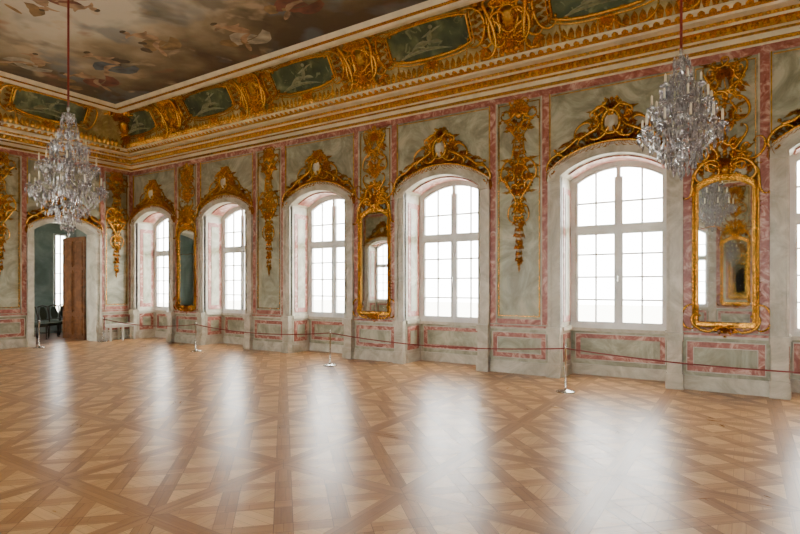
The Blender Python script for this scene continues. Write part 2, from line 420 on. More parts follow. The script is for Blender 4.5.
# door surrounds & doors
mb=MB()
mb.strip(arch(1.02,DZ+.1,DR+.05,0),arch(DA,DZ,DR,0),0,.08,M_STONE)
mb.strip(arch(1.02,DZ+.1,DR+.05,0),arch(.96,DZ+.07,DR+.04,0),0,.11,M_STONE)
for sg in (-1,1):
    a0,a1=sorted((sg*(DA-.01),sg*1.03)); mb.box(a0,a1,0,.26,0,.14,M_STONE)
me_ds=mb.mesh('door_surround')
for c in DC: obj('door_surround',me_ds,(XW,c,0),pi/2)
def leafmesh(w,h):
    mb=MB(lambda a,z,w:(a,-w,z))
    mb.box(0,w,.01,h,-.03,.03,M_WOODD)
    for (z0,z1) in ((.15,.75),(.85,2.2),(2.3,h-.12)):
        for (x0,x1) in ((.08,w/2-.03),(w/2+.03,w-.08)):
            for s_ in (1,-1):
                q=sorted((s_*.03,s_*.05)); mb.frame(x0,x1,z0,z1,.035,q[0],q[1],M_WOODD)
                q=sorted((s_*.03,s_*.042)); mb.box(x0+.08,x1-.08,z0+.08,z1-.08,q[0],q[1],M_WOODD)
    mb.box(w-.08,w-.05,1.05,1.25,.03,.06,M_GOLD); mb.box(w-.16,w-.05,1.15,1.17,.05,.07,M_GOLD)
    return mb
obj('door_1',leafmesh(1.35,3.25),(XW-.47,DC[0]+DA-.04,0),pi)
obj('door_2',leafmesh(.85,3.3),(XW-.3,DC[1]-DA,0),pi/2)
obj('door_3',leafmesh(.85,3.3),(XW-.3,DC[1],0),pi/2)

# anteroom beyond the west door
X0,X1,Y0,Y1,HZ=XW-.45,-21.0,4.6,10.3,4.4
mb=MB()
def rq(p,m): mb.add(p,[(0,1,2,3)],m,raw=True)
rq([(X0,Y1,0),(X1,Y1,0),(X1,Y1,HZ),(X0,Y1,HZ)],M_TEAL)
sx=[X1,-20.0,-18.4,X0]  # south side split around an opening added to let light in
for i in (0,2): rq([(sx[i],Y0,0),(sx[i+1],Y0,0),(sx[i+1],Y0,HZ),(sx[i],Y0,HZ)],M_TEAL)
for i in (1,):
    rq([(sx[i],Y0,0),(sx[i+1],Y0,0),(sx[i+1],Y0,.8),(sx[i],Y0,.8)],M_TEAL); rq([(sx[i],Y0,3.8),(sx[i+1],Y0,3.8),(sx[i+1],Y0,HZ),(sx[i],Y0,HZ)],M_TEAL)
wy0,wy1,wz0,wz1=9.5,9.97,.7,3.6
for (a,b_,c_,d_) in ((Y0,wy0,0,HZ),(wy1,Y1,0,HZ),(wy0,wy1,0,wz0),(wy0,wy1,wz1,HZ)):
    rq([(X1,a,c_),(X1,b_,c_),(X1,b_,d_),(X1,a,d_)],M_TEAL)
for (a,b_,c_,d_) in ((Y0,DC[0]-DA,0,HZ),(DC[0]+DA,Y1,0,HZ),(DC[0]-DA,DC[0]+DA,3.59,HZ)):
    rq([(X0,a,c_),(X0,b_,c_),(X0,b_,d_),(X0,a,d_)],M_TEAL)
obj('wall_anteroom',mb)
mb=MB(); rq([(X0,Y0,HZ),(X1,Y0,HZ),(X1,Y1,HZ),(X0,Y1,HZ)],M_CREAM); obj('ceiling_anteroom',mb)
mb=MB(lambda a,z,w:(a,z,w)); mb.box(X1,X0,Y0,Y1,-.05,0,M_WOODD); obj('floor_anteroom',mb)
def simplewin(fn,a0,a1,z0,z1):
    global nw
    mb=MB(fn); mb.frame(a0,a1,z0,z1,.07,-.05,.06,M_WHITE); mb.box((a0+a1)/2-.02,(a0+a1)/2+.02,z0,z1,-.02,.03,M_WHITE)
    k=4
    for i in range(1,k): z=z0+(z1-z0)*i/k; mb.box(a0,a1,z-.015,z+.015,-.02,.03,M_WHITE)
    mb.add([(a0,z0,0),(a1,z0,0),(a1,z1,0),(a0,z1,0)],[(0,1,2,3)],M_GLASS)
    nw+=1; obj('window_%d'%nw,mb)
simplewin(lambda a,z,w:(X1+w,a,z),wy0,wy1,wz0,wz1)
simplewin(lambda a,z,w:(a,Y0+w,z),-20.0,-18.4,.8,3.8)  # out-of-view south window, added only to brighten the anteroom

# chairs
def chairmesh():
    mb=MB(lambda a,z,w:(a,-w,z))
    for sx in (-.2,.2):
        mb.tube([(sx,0,.2),(sx*.97,.22,.2),(sx,.44,.18)],lambda t:.014+.008*t,M_DARK)
        mb.tube([(sx,0,-.24),(sx,.25,-.2),(sx,.45,-.19),(sx*.95,.75,-.22),(sx*.85,1.0,-.27)],.018,M_DARK)
        mb.tube([(sx,.18,.2),(sx,.18,-.22)],.01,M_DARK)
    mb.box(-.23,.23,.4,.44,-.21,.22,M_DARK); mb.box(-.215,.215,.44,.49,-.2,.21,M_SEAT)
    mb.tube([(-.18,1.0,-.27),(-.09,1.03,-.275),(0,1.05,-.28),(.09,1.03,-.275),(.18,1.0,-.27)],.022,M_DARK)
    mb.tube([(-.19,.58,-.2),(.19,.58,-.2)],.014,M_DARK)
    vs=[]
    for i in range(6):
        t=i/5; z=.6+.4*t; ww=.08+.05*sin(pi*t*1.0+.3); vs+=[(-ww,z,-.205-.07*t),(ww,z,-.205-.07*t)]
    mb.add(vs,[(2*i,2*i+1,2*i+3,2*i+2) for i in range(5)],M_SEAT)
    return mb.mesh('chair')
me_ch=chairmesh()
for (x,y,r_) in ((-18.9,8.05,.2),(-19.3,8.6,.3),(-19.7,9.1,.2),(-20.1,9.6,.3),(-19.9,8.2,.1)):
    obj('chair',me_ch,(x,y,0),pi/2+r_)

# ------------------------------------------------------------------ parquet floor: framed squares with woven diagonal bands
S=1.36; gx0=XW-.45; gy0=-3.1
vs=[];fs=[];tone=[];uvs=[]
def clip(poly,L):
    for ax,sg in ((0,1),(0,-1),(1,1),(1,-1)):
        out=[]
        for i in range(len(poly)):
            p,q=poly[i],poly[(i+1)%len(poly)]
            dp,dq=L-sg*p[ax],L-sg*q[ax]
            if dp>=0: out.append(p)
            if (dp>0)!=(dq>0) and dp!=dq:
                t=dp/(dp-dq); out.append((p[0]+(q[0]-p[0])*t,p[1]+(q[1]-p[1])*t))
        poly=out
        if len(poly)<3: return None
    return poly
def area(p): return abs(sum(p[i][0]*p[(i+1)%len(p)][1]-p[(i+1)%len(p)][0]*p[i][1] for i in range(len(p))))/2
def fp(poly,ang,tn,z=0,shrink=.0022):
    cx=sum(p[0] for p in poly)/len(poly); cy=sum(p[1] for p in poly)/len(poly)
    o=len(vs)
    for p in poly:
        dx,dy=p[0]-cx,p[1]-cy; L=sqrt(dx*dx+dy*dy); k=max(0,(L-shrink*1.5)/max(L,1e-6))
        vs.append((cx+dx*k,cy+dy*k,z))
    fs.append(tuple(range(o,o+len(poly)))); tone.append(tn)
    ca,sa=cos(ang),sin(ang); off=random.Random(len(fs)).uniform(0,5)
    uvs.append([(p[0]*ca+p[1]*sa+off, -p[0]*sa+p[1]*ca+off*.31) for p in poly])
RR=random.Random(5)
BP=[-1.35,-.715,-.515,-.10,.10,.515,.715,1.35]
q2=sqrt(.5)
for i in range(20):
    for j in range(10):
        cx=gx0+S*(i+.5); cy=gy0+S*(j+.5); h=S/2; IN=.87
        for q in range(4):
            c_,s_=[(1,0),(0,1),(-1,0),(0,-1)][q]
            fp([(cx+h*(a*c_-b_*s_),cy+h*(a*s_+b_*c_)) for a,b_ in ((IN,-IN),(1,-1),(1,1),(IN,IN))], q*pi/2+pi/2, .40+RR.uniform(-.06,.06))
        for ui in range(7):
            for vi in range(7):
                ub,vb=ui%2==1,vi%2==1
                P=[(u,v) for u,v in ((BP[ui],BP[vi]),(BP[ui+1],BP[vi]),(BP[ui+1],BP[vi+1]),(BP[ui],BP[vi+1]))]
                P=[((u+v)*q2,(u-v)*q2) for u,v in P]
                P=clip(P,IN)
                if not P or area(P)<.002: continue
                P=[(cx+h*a,cy+h*b_) for a,b_ in P]
                if ub and vb: al=((ui+vi)//2)%2==0; ang=-pi/4 if al else pi/4; tn=.40 if al else .54
                elif ub: ang=-pi/4; tn=.40
                elif vb: ang=pi/4; tn=.54
                else: ang=0 if ((ui+vi)//2)%2 else pi/2; tn=.96 if ((ui+vi)//2)%2 else .8
                fp(P,ang,tn+RR.uniform(-.06,.06))
for (x0,x1,y0,y1,tn) in ((gx0,gx0+27.2,-3.5,-3.1,.5),(gx0,gx0+27.2,10.5,10.7,.5)):
    fp([(x0,y0),(x1,y0),(x1,y1),(x0,y1)],0,tn)
fp([(gx0,-3.5),(gx0+27.2,-3.5),(gx0+27.2,10.7),(gx0,10.7)],0,-.1,-.003,0)
me=bpy.data.meshes.new('floor'); me.from_pydata(vs,[],fs); me.materials.append(M_FLOOR)
at=me.attributes.new('tone','FLOAT','FACE'); at.data.foreach_set('value',tone)
ul=me.uv_layers.new(name='UVMap')
for p,u in zip(me.polygons,uvs):
    for li,q in zip(p.loop_indices,u): ul.data[li].uv=q
obj('floor',me)

# ------------------------------------------------------------------ cornice, cove, ceiling
def loop(name, prof, mats, smooth=False):
    mb=MB()
    for side in range(4):
        for i in range(len(prof)-1):
            q=[]
            for (w,z) in (prof[i],prof[i+1]):
                x0,x1,y0,y1=XW+w,XE-w,YS+w,D-w
                c=[(x0,y1,z),(x1,y1,z),(x1,y0,z),(x0,y0,z)]
                q.append((c[side],c[(side+1)%4]))
            mb.add([q[0][0],q[0][1],q[1][1],q[1][0]],[(0,1,2,3)],mats[i] if isinstance(mats,list) else mats,smooth,True)
    return obj(name,mb)
G,C=M_GOLD,M_CREAM
loop('trim_cornice',[(0,5.6),(.06,5.6),(.06,5.64),(.1,5.66),(.1,5.76),(.14,5.78),(.17,5.81),(.17,5.87),(.3,5.89),(.3,5.93),(.36,5.96),(.42,6.0),(.42,6.04),(.38,6.06)],[G,G,C,M_GOLD2,G,C,M_GOLD2,C,C,G,C,C,G])
CO,CZ,CW,CH=.38,6.05,.58,.95
arcp=[(CO+CW*(1-cos(t*pi/24)),CZ+CH*sin(t*pi/24)) for t in range(13)]
loop('ceiling_cove',arcp,M_COVE,True)
loop('trim_ceiling',[(.95,7.01),(.93,6.95),(.97,6.91),(1.08,6.91),(1.12,6.95),(1.2,6.97),(1.24,7.06),(1.26,7.08)],[G,C,C,C,G,C,C])
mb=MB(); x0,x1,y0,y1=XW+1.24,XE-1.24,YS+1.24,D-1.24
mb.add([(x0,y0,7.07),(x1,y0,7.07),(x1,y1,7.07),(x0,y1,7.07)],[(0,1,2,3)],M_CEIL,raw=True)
mb.fn=lambda a,z,w:(a,z,7.069-min(.008,w*.1))
R=random.Random(12)
def fig(cx,cy,ang,sc,cl):
    ca,sa=cos(ang),sin(ang)
    def L(p0,p1,wd,m,b_=0,w=.02):
        f=lambda p:(cx+sc*(p[0]*ca-p[1]*sa), cy+sc*(p[0]*sa+p[1]*ca))
        mb.leaf(f(p0),f(p1),wd*sc,m,b_,w,.01,7,.08)
    L((-.2,-.1),(.5,-.05),.2,cl,.2,.01); L((-.5,-.25),(.3,-.15),.16,cl,-.2,.012)
    L((-.25,0),(-.1,.5),.15,F_SKIN,0,.03); L((-.2,-.05),(.35,-.2),.09,F_SKIN,.2,.03); L((.3,-.18),(.6,-.4),.06,F_SKIN,0,.03)
    L((-.12,.42),(.2,.55),.045,F_SKIN,.2,.04); L((-.2,.42),(-.45,.3),.045,F_SKIN,.2,.04)
    mb.dome(cx+sc*(-.08*ca-.62*sa),cy+sc*(-.08*sa+.62*ca),.09*sc,.09*sc,.05,F_SKIN,8)
    mb.dome(cx+sc*(-.1*ca-.68*sa),cy+sc*(-.1*sa+.68*ca),.09*sc,.06*sc,.055,F_DK,8)
def clump(cx,cy,sc,ms,n):
    for i in range(n):
        a=R.uniform(0,6.28); q=R.uniform(0,.8)*sc; x=cx+q*cos(a); y=cy+.6*q*sin(a)
        mb.leaf((x,y),(x+R.uniform(-.4,.4)*sc,y+R.uniform(-.3,.3)*sc),R.uniform(.1,.22)*sc,R.choice(ms),R.uniform(-.2,.2),.01,.005,6,.1)
cls=[F_RED,F_BLUE,F_OCH,F_WH]
k=0
for side in range(2):
    for x in [XW+2.4+i*1.75 for i in range(14)]:
        y=(D-2.1-R.uniform(0,.9)) if side==0 else (YS+2.1+R.uniform(0,.9))
        clump(x,y,1.0,[F_DK,F_OCH,F_DK],3)
        fig(x+R.uniform(-.3,.3),y,(pi if side==0 else 0)+R.uniform(-.5,.5),R.uniform(.75,1.1),cls[k%4]); k+=1
for y in [.8,2.6,4.3,6.0]:
    clump(XW+2.3,y,1.0,[F_DK,F_OCH,F_DK],3); fig(XW+2.3+R.uniform(0,.6),y,-pi/2+R.uniform(-.4,.4),1.0,cls[k%4]); k+=1
for (x,y) in ((-11,4.6),(-8.2,5.6),(-9.5,3.2),(-5,4.8),(-6.2,2.9),(-1,4.2),(3,4)):
    clump(x,y,1.4,[F_WH,F_WH,F_OCH],5)
    for j in range(3): fig(x+R.uniform(-.9,.9),y+R.uniform(-.5,.5),R.uniform(0,6),R.uniform(.7,1.0),cls[k%4]); k+=1
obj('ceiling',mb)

for nm,s0,s1,loc,rz in (('north',XW,XE,(0,D,0),0),('south',-XE,-XW,(0,YS,0),pi),('west',YS,D,(XW,0,0),pi/2),('east',-D,-YS,(XE,0,0),-pi/2)):
    mb=MB(lambda a,z,w:(a,-w-.1,z)); n=int((s1-s0-.3)/.14)
    for i in range(n):
        x=s0+.2+i*.14
        mb.leaf((x,5.77),(x,5.66),.055,M_GOLD,0,.035,.01,3,0)
    mb.fn=lambda a,z,w:(a,-w-.17,z); n=int((s1-s0-.5)/.1)
    for i in range(n):
        x=s0+.27+i*.1; mb.dome(x,5.84,.036,.034,.03,M_GOLD,6)
    mb.fn=lambda a,z,w:(a,-w-.36-(z-5.96)*1.2,z)
    n=int((s1-s0-.9)/.16)
    for i in range(n):
        x=s0+.45+i*.16; mb.leaf((x,6.0),(x,5.94),.06,M_GOLD,0,.03,.01,3,0)
    def cv(a,v,w):
        t=max(0,min(1.05,v/1.22))*pi/2
        o=CO+CW*(1-cos(t)); z=CZ+CH*sin(t)
        nx,nz=cos(t)*CH,-sin(t)*CW; L=sqrt(nx*nx+nz*nz)
        return (a,-(o+nx/L*w),z+nz/L*w)
    mb.fn=cv; n=int((s1-s0-1.0)/.13)
    for i in range(n):
        x=s0+.5+i*.13; mb.leaf((x,.0),(x,.19),.06,M_GOLD,0,.05,.01,4,.1)
    n=int((s1-s0-2)/.13)
    for i in range(n):
        x=s0+1.0+i*.13; mb.leaf((x,1.2),(x,1.07),.055,M_GOLD,0,.04,.01,3,.1)
    obj('trim_cornice_leaves_'+nm,mb,loc,rz)

# cove painting panel
mb=MB(cv)
NS=16; pw,v0,v1=.92,.27,1.0
vs=[]
for i in range(NS+1):
    a=-pw+2*pw*i/NS; e=.1*(abs(a)/pw)**3
    for j in range(7):
        v=(v0+e)+(v1-v0-2*e)*j/6; vs.append((a,v,.02))
mb.add(vs,[(i*7+j,i*7+j+1,(i+1)*7+j+1,(i+1)*7+j) for i in range(NS) for j in range(6)],M_PANEL,True)
out=[]
for i in range(NS+1):
    a=-pw+2*pw*i/NS; out.append((a,v0+.1*(abs(a)/pw)**3,.04))
for i in range(NS+1):
    a=pw-2*pw*i/NS; out.append((a,v1-.1*(abs(a)/pw)**3,.04))
out.append(out[0])
mb.tube(out,.028,M_GOLD,6)
mb.tube([(p[0]*1.07,(p[1]-.64)*1.16+.64,.03) for p in out],.016,M_GOLD,6)
for (p0,p1,wd) in (((-.4,.46),(.02,.56),.08),((-.3,.52),(-.05,.4),.05),((.02,.54),(.3,.5),.05),((.0,.5),(.1,.78),.075),((.1,.72),(.34,.8),.028),((.06,.74),(-.14,.66),.028),((-.4,.46),(-.62,.4),.03),((-.7,.36),(.5,.36),.04)):
    mb.leaf(p0,p1,wd,M_FIG,.06,.04,.025,6,.05)
mb.dome(.12,.84,.045,.05,.05,M_FIG,8,.02)
for sx in (-1,1):
    for k in range(5):
        mb.leaf((sx*pw,.64+(k-2)*.1),(sx*(pw+.2),.64+(k-2)*.16),.05,M_GOLD,.1,.05,.02)
    mb.scroll((sx*.15,1.08),(sx*.8,1.04),.024,M_GOLD,'C',-sx); mb.scroll((sx*.15,.19),(sx*.8,.21),.024,M_GOLD,'C',sx)
    mb.scroll((sx*(pw+.06),.25),(sx*(pw+.06),1.05),.03,M_GOLD,'C',sx,w=.05)
mb.fan(0,1.02,.2,.2,pi-.2,7,.03,M_GOLD); mb.fan(0,.23,.16,-pi+.2,-.2,7,.03,M_GOLD)
me_cp=mb.mesh('cove_painting')
mb=MB(cv)
for sx in (-1,1):
    mb.scroll((sx*.32,.1),(sx*.38,1.1),.045,M_GOLD,'S',sx,w=.08)
    mb.scroll((sx*.2,.15),(sx*.2,.75),.035,M_GOLD,'C',sx,w=.08)
    mb.scroll((sx*.5,.2),(sx*.5,.9),.03,M_GOLD,'C',-sx,w=.05)
    mb.scroll((sx*.1,1.1),(sx*.6,1.0),.03,M_GOLD,'C',-sx,w=.06)
    for k in range(8):
        mb.leaf((sx*.42,.1+k*.13),(sx*.66,.17+k*.13),.05,M_GOLD,.15*sx,.07,.02)
mb.dome(0,.6,.15,.2,.1,M_GOLD2,12)
mb.tube([(.19*cos(t*pi/10),.6+.25*sin(t*pi/10),.06) for t in range(21)],.026,M_GOLD)
mb.fan(0,.78,.36,.3,pi-.3,9,.03,M_GOLD,.08)
mb.fan(0,.4,.34,-pi+.3,-.3,9,.03,M_GOLD,.08)
mb.rocaille(0,.6,.62,.55,11,M_GOLD,16,4,.08)
me_cc=mb.mesh('cove_cartouche')
for c in WC:
    obj('cove_painting',me_cp,(c,D,0),0); obj('cove_painting',me_cp,(c,YS,0),pi)
for c in PC:
    obj('cove_cartouche',me_cc,(c,D,0),0); obj('cove_cartouche',me_cc,(c,YS,0),pi)
for y in (7.3,3.6,-.1): obj('cove_painting',me_cp,(XW,y,0),pi/2); obj('cove_painting',me_cp,(XE,y,0),-pi/2)
for y in (5.45,1.75): obj('cove_cartouche',me_cc,(XW,y,0),pi/2); obj('cove_cartouche',me_cc,(XE,y,0),-pi/2)
def cvd(a,v,w):
    t=max(0,min(1.3,v/1.22))*pi/2
    o=(CO+CW*(1-cos(t)))*1.35+.05; z=CZ+CH*sin(min(t,pi/2))
    nx,nz=cos(t)*CH,-sin(t)*CW; L=sqrt(nx*nx+nz*nz)
    return (a,-(o+nx/L*w)-abs(a)*0,z+nz/L*w)
mb=MB(cvd)
mb.rocaille(0,.6,.85,.75,3,M_GOLD,34,6,.14)
mb.fan(0,.8,.5,.1,pi-.1,11,.04,M_GOLD,.16); mb.fan(0,.4,.4,-pi+.2,-.2,9,.04,M_GOLD,.14)
mb.dome(0,.58,.2,.26,.2,M_GOLD,12)
for sx in (-1,1):
    mb.scroll((sx*.3,.0),(sx*.5,1.1),.055,M_GOLD,'S',sx,w=.12); mb.scroll((sx*.6,.2),(sx*.8,.9),.045,M_GOLD,'C',-sx,w=.1)
    for k in range(7): mb.leaf((sx*.3,.4+k*.1),(sx*(1.0-.04*k),.55+k*.12),.07,M_GOLD,.12*sx,.14,.03)
me_cn=mb.mesh('cove_corner_cartouche')
for x,y,r_ in ((XW,D,pi/4),(XE,D,-pi/4),(XW,YS,3*pi/4),(XE,YS,-3*pi/4)):
    obj('cove_corner_cartouche',me_cn,(x,y,0),r_)

# ------------------------------------------------------------------ wall ornaments
def drop(seed=1):
    mb=MB()
    g=M_GOLD
    mb.fan(0,5.05,.24,.15,pi-.15,9,.03,g,.07); mb.dome(0,5.03,.08,.09,.07,g)
    for sx in (-1,1):
        mb.scroll((sx*.08,5.32),(sx*.3,4.95),.026,g,'C',sx); mb.scroll((sx*.3,4.95),(sx*.06,4.6),.024,g,'S',-sx)
        mb.scroll((sx*.1,4.15),(sx*.3,3.75),.024,g,'C',-sx,w=.05); mb.scroll((sx*.28,3.8),(sx*.05,3.35),.022,g,'S',sx,w=.05)
        mb.scroll((sx*.06,4.55),(sx*.14,4.2),.018,g,'S',sx,w=.04); mb.scroll((sx*.04,3.3),(sx*.14,2.95),.018,g,'C',-sx,w=.04)
        for (p0,p1,b_) in (((.1,5.0),(.36,5.12),.2),((.12,4.85),(.33,4.74),-.2),((.05,3.95),(.4,4.18),.2),((.05,3.88),(.46,3.98),.2),((.05,3.78),(.44,3.74),.2),((.05,3.68),(.36,3.54),-.2)):
            mb.leaf((sx*p0[0],p0[1]),(sx*p1[0],p1[1]),.045,g,b_*sx,.07,.01,8)
    mb.rocaille(0,4.95,.3,.42,seed+3,g,9,2); mb.rocaille(0,3.85,.32,.42,seed+7,g,10,2)
    z=4.65; R=random.Random(seed); i=0
    while z>2.15:
        wd=.14*(1 if z>3 else (z-1.5)/1.5)*(1.1 if i%2 else .7)
        for sx in (-1,1): mb.leaf((0,z),(sx*wd,z-.02-.08*R.random()),.03,g,.3*sx,.05,.01,5,.2); mb.leaf((0,z-.05),(sx*wd*.7,z+.05),.022,g,-.3*sx,.04,.01,5,.2)
        mb.dome(R.uniform(-.02,.02),z-.02,.035,.04,.07,g,6)
        if i%3==0: mb.flower(R.uniform(-.05,.05),z-.05,.075,g,.06)
        z-=.115; i+=1
    mb.tube([(.03*sin(k*.9),4.7-k*.13,.02) for k in range(21)],lambda t:.014*(1.1-t*.6),g)
    mb.leaf((0,2.2),(0,1.95),.03,g)
    mb.rocaille(0,3.15,.17,.22,seed+9,g,5,1)
    return mb
me_dr=drop().mesh('pier_ornament')
for i,c in enumerate(PC):
    if i%2==1: obj('pier_ornament',me_dr,(c,D,0),0); obj('pier_ornament',me_dr,(c,YS,0),pi)
for y in (9.48,6.3,4.65,2.55,.88): obj('pier_ornament',me_dr,(XW,y,0),pi/2)

# mirror
mb=MB(); g=M_GOLD; MA=.37
P=arch(MA,3.25,.14,1.12)
mb.add([(p[0],p[1],.035) for p in P],[tuple(range(len(P)))],M_MIRROR)
mb.strip(arch(MA+.07,3.31,.16,1.05),arch(MA,3.25,.14,1.12),0,.05,g)
mb.box(-MA-.07,MA+.07,1.05,1.12,0,.05,g)
for q,rr in ((MA+.003,.011),(MA+.075,.018)):
    f=(q-MA)/.1
    pp=[(p[0],p[1],.055) for p in arch(q,3.25+.08*f,.14+.03*f,1.12-.1*f,14)]
    pp=[pp[0]]+[(pp[0][0],1.15+(3.2-1.15)*k/8,.055) for k in range(1,8)]+pp[1:]
    mb.tube(pp+[pp[0]],rr,g)
mb.tube([(-MA,2.62,.045),(-MA/2,2.66,.045),(0,2.62,.045),(MA/2,2.66,.045),(MA,2.62,.045)],.006,g)
R=random.Random(4)
for sx in (-1,1):
    z=1.1; i=0
    while z<3.4:
        bulge=.03*sin(z*5)
        mb.leaf((sx*(MA+.05),z),(sx*(MA+.08+bulge+R.uniform(.0,.04)),z+.11),.026,g,.25*sx,.05,.05)
        mb.leaf((sx*(MA+.04),z),(sx*(MA+.03-R.uniform(.02,.05)),z+.1),.018,g,-.25*sx,.04,.05)
        if i%7==3: mb.flower(sx*(MA+.05),z,.055,g,.08)
        z+=.07; i+=1
    mb.scroll((sx*.38,3.4),(sx*.12,3.7),.03,g,'C',sx,w=.07); mb.scroll((sx*.5,3.15),(sx*.42,3.55),.026,g,'S',sx,w=.07)
    mb.scroll((sx*.45,1.22),(sx*.15,1.0),.024,g,'C',-sx,w=.07); mb.scroll((sx*.48,1.0),(sx*.48,1.4),.022,g,'C',sx,w=.06)
    mb.scroll((sx*.1,3.75),(sx*.3,4.15),.026,g,'S',sx,w=.06); mb.scroll((sx*.12,4.7),(sx*.28,4.35),.024,g,'C',-sx)
    mb.scroll((sx*.3,3.7),(sx*.5,4.0),.022,g,'C',sx,w=.06); mb.scroll((sx*.3,5.2),(sx*.12,4.75),.024,g,'S',sx,w=.05)
    for (p0,p1) in (((.3,3.45),(.54,3.62)),((.3,3.5),(.52,3.76)),((.2,3.6),(.42,3.95)),((.12,3.7),(.3,4.1)),((.05,4.3),(.33,4.62)),((.05,4.2),(.33,4.4)),((.05,5.0),(.36,5.3)),((.05,4.9),(.34,4.82))):
        mb.leaf((sx*p0[0],p0[1]),(sx*p1[0],p1[1]),.045,g,.2*sx,.07,.01,8)
mb.fan(0,3.55,.26,.2,pi-.2,9,.03,g,.09); mb.dome(0,3.55,.08,.1,.11,g)
mb.fan(0,1.08,.18,-pi+.2,-.2,7,.03,g,.08)
mb.rocaille(0,3.75,.4,.42,21,g,13,3,.07); mb.rocaille(0,4.4,.22,.38,23,g,9,2); mb.rocaille(0,5.0,.34,.4,25,g,11,3)
mb.rocaille(0,1.02,.42,.12,27,g,9,0)
mb.fan(0,5.0,.24,.2,pi-.2,9,.03,g,.07)
for k in range(9): mb.dome(.02*sin(k*2),3.85+k*.12,.04,.05,.07,g,6)
mb.tube([(.02*sin(k),3.8+k*.12,.02) for k in range(12)],.014,g)
me_mi=mb.mesh('gilded_mirror')
for i,c in enumerate(PC):
    if i%2==0: obj('gilded_mirror',me_mi,(c,D,0),0); obj('gilded_mirror',me_mi,(c,YS,0),pi)

def crest(a,zs,r,seed):
    mb=MB(); g=M_GOLD
    P=arch(a,zs,r,None,44)
    zt=zs+r
    mb.tube([(p[0],p[1]+.03,.09) for p in P],lambda t:.014+.016*sin(pi*t),g)
    R=random.Random(seed)
    for i in range(1,44):
        p=P[i]; sx=1 if p[0]>0 else -1; f=1-abs(p[0])/a
        mb.leaf((p[0],p[1]+.02),(p[0]+sx*.1,p[1]+.03+.1*f+.05*(i%3)),.03,g,.25*sx,.06,.06,6,.25)
        mb.leaf((p[0],p[1]+.03),(p[0]+sx*.1,p[1]-.05-.02*(i%2)),.026,g,-.25*sx,.05,.08,6,.25)
        if i%6==2: mb.flower(p[0],p[1]+.03,.06,g,.11)
    cz=zt+.36
    mb.dome(0,cz,.12,.17,.12,M_STONE,14,.04)
    mb.tube([(.15*cos(t*pi/12),cz+.21*sin(t*pi/12),.1) for t in range(25)],.03,g)
    mb.fan(0,cz+.16,.27,.4,pi-.4,9,.03,g,.1)
    mb.fan(0,cz-.16,.2,-pi+.3,-.3,7,.03,g,.1)
    for sx in (-1,1):
        mb.scroll((sx*.16,cz+.3),(sx*.26,cz-.28),.036,g,'C',sx,w=.1)
        mb.scroll((sx*.08,cz+.36),(sx*.34,cz+.2),.028,g,'S',-sx,w=.1)
        mb.scroll((sx*.2,cz-.02),(sx*.55,zt+.1),.034,g,'S',-sx,w=.09)
        mb.scroll((sx*.36,cz+.02),(sx*.62,zt+.16),.024,g,'C',-sx,w=.07)
        mb.scroll((sx*.5,zt+.16),(sx*.9,zs+r*.55+.1),.028,g,'S',sx,w=.08)
        mb.scroll((sx*(a-.25),zs+.26),(sx*(a+.02),zs-.02),.026,g,'C',-sx,w=.08)
        for (p0,p1) in (((.2,cz+.05),(.44,cz+.26)),((.2,cz-.05),(.52,cz+.08)),((.35,zt+.1),(.66,zt+.22)),((.4,zt+.05),(.76,zt+.12)),((.62,zt),(.95,zt+.02)),((.7,zt-.05),(1.05,zs+.16))):
            mb.leaf((sx*p0[0],p0[1]),(sx*p1[0],p1[1]),.048,g,.25*sx,.09,.01,8,.3)
        mb.leaf((sx*a,zs),(sx*(a+.03),zs-.22),.035,g,.1*sx,.06,.08)
        mb.leaf((sx*a,zs+.03),(sx*(a-.06),zs-.16),.025,g,.1*sx,.06,.08)
        mb.flower(sx*.36,zt+.12,.09,g,.1); mb.flower(sx*.7,zt+.02,.07,g,.1)
    mb.rocaille(0,cz,.42,.38,seed,g,13,3,.09)
    return mb
me_cr=crest(SO-.02,ZS+.1,RI+.09,31).mesh('window_crest')
for c in WC: obj('window_crest',me_cr,(c,D,0),0); obj('window_crest',me_cr,(c,YS,0),pi)
me_cr2=crest(1.0,DZ+.1,DR+.05,37).mesh('door_crest')
for c in DC: obj('door_crest',me_cr2,(XW,c,0),pi/2)

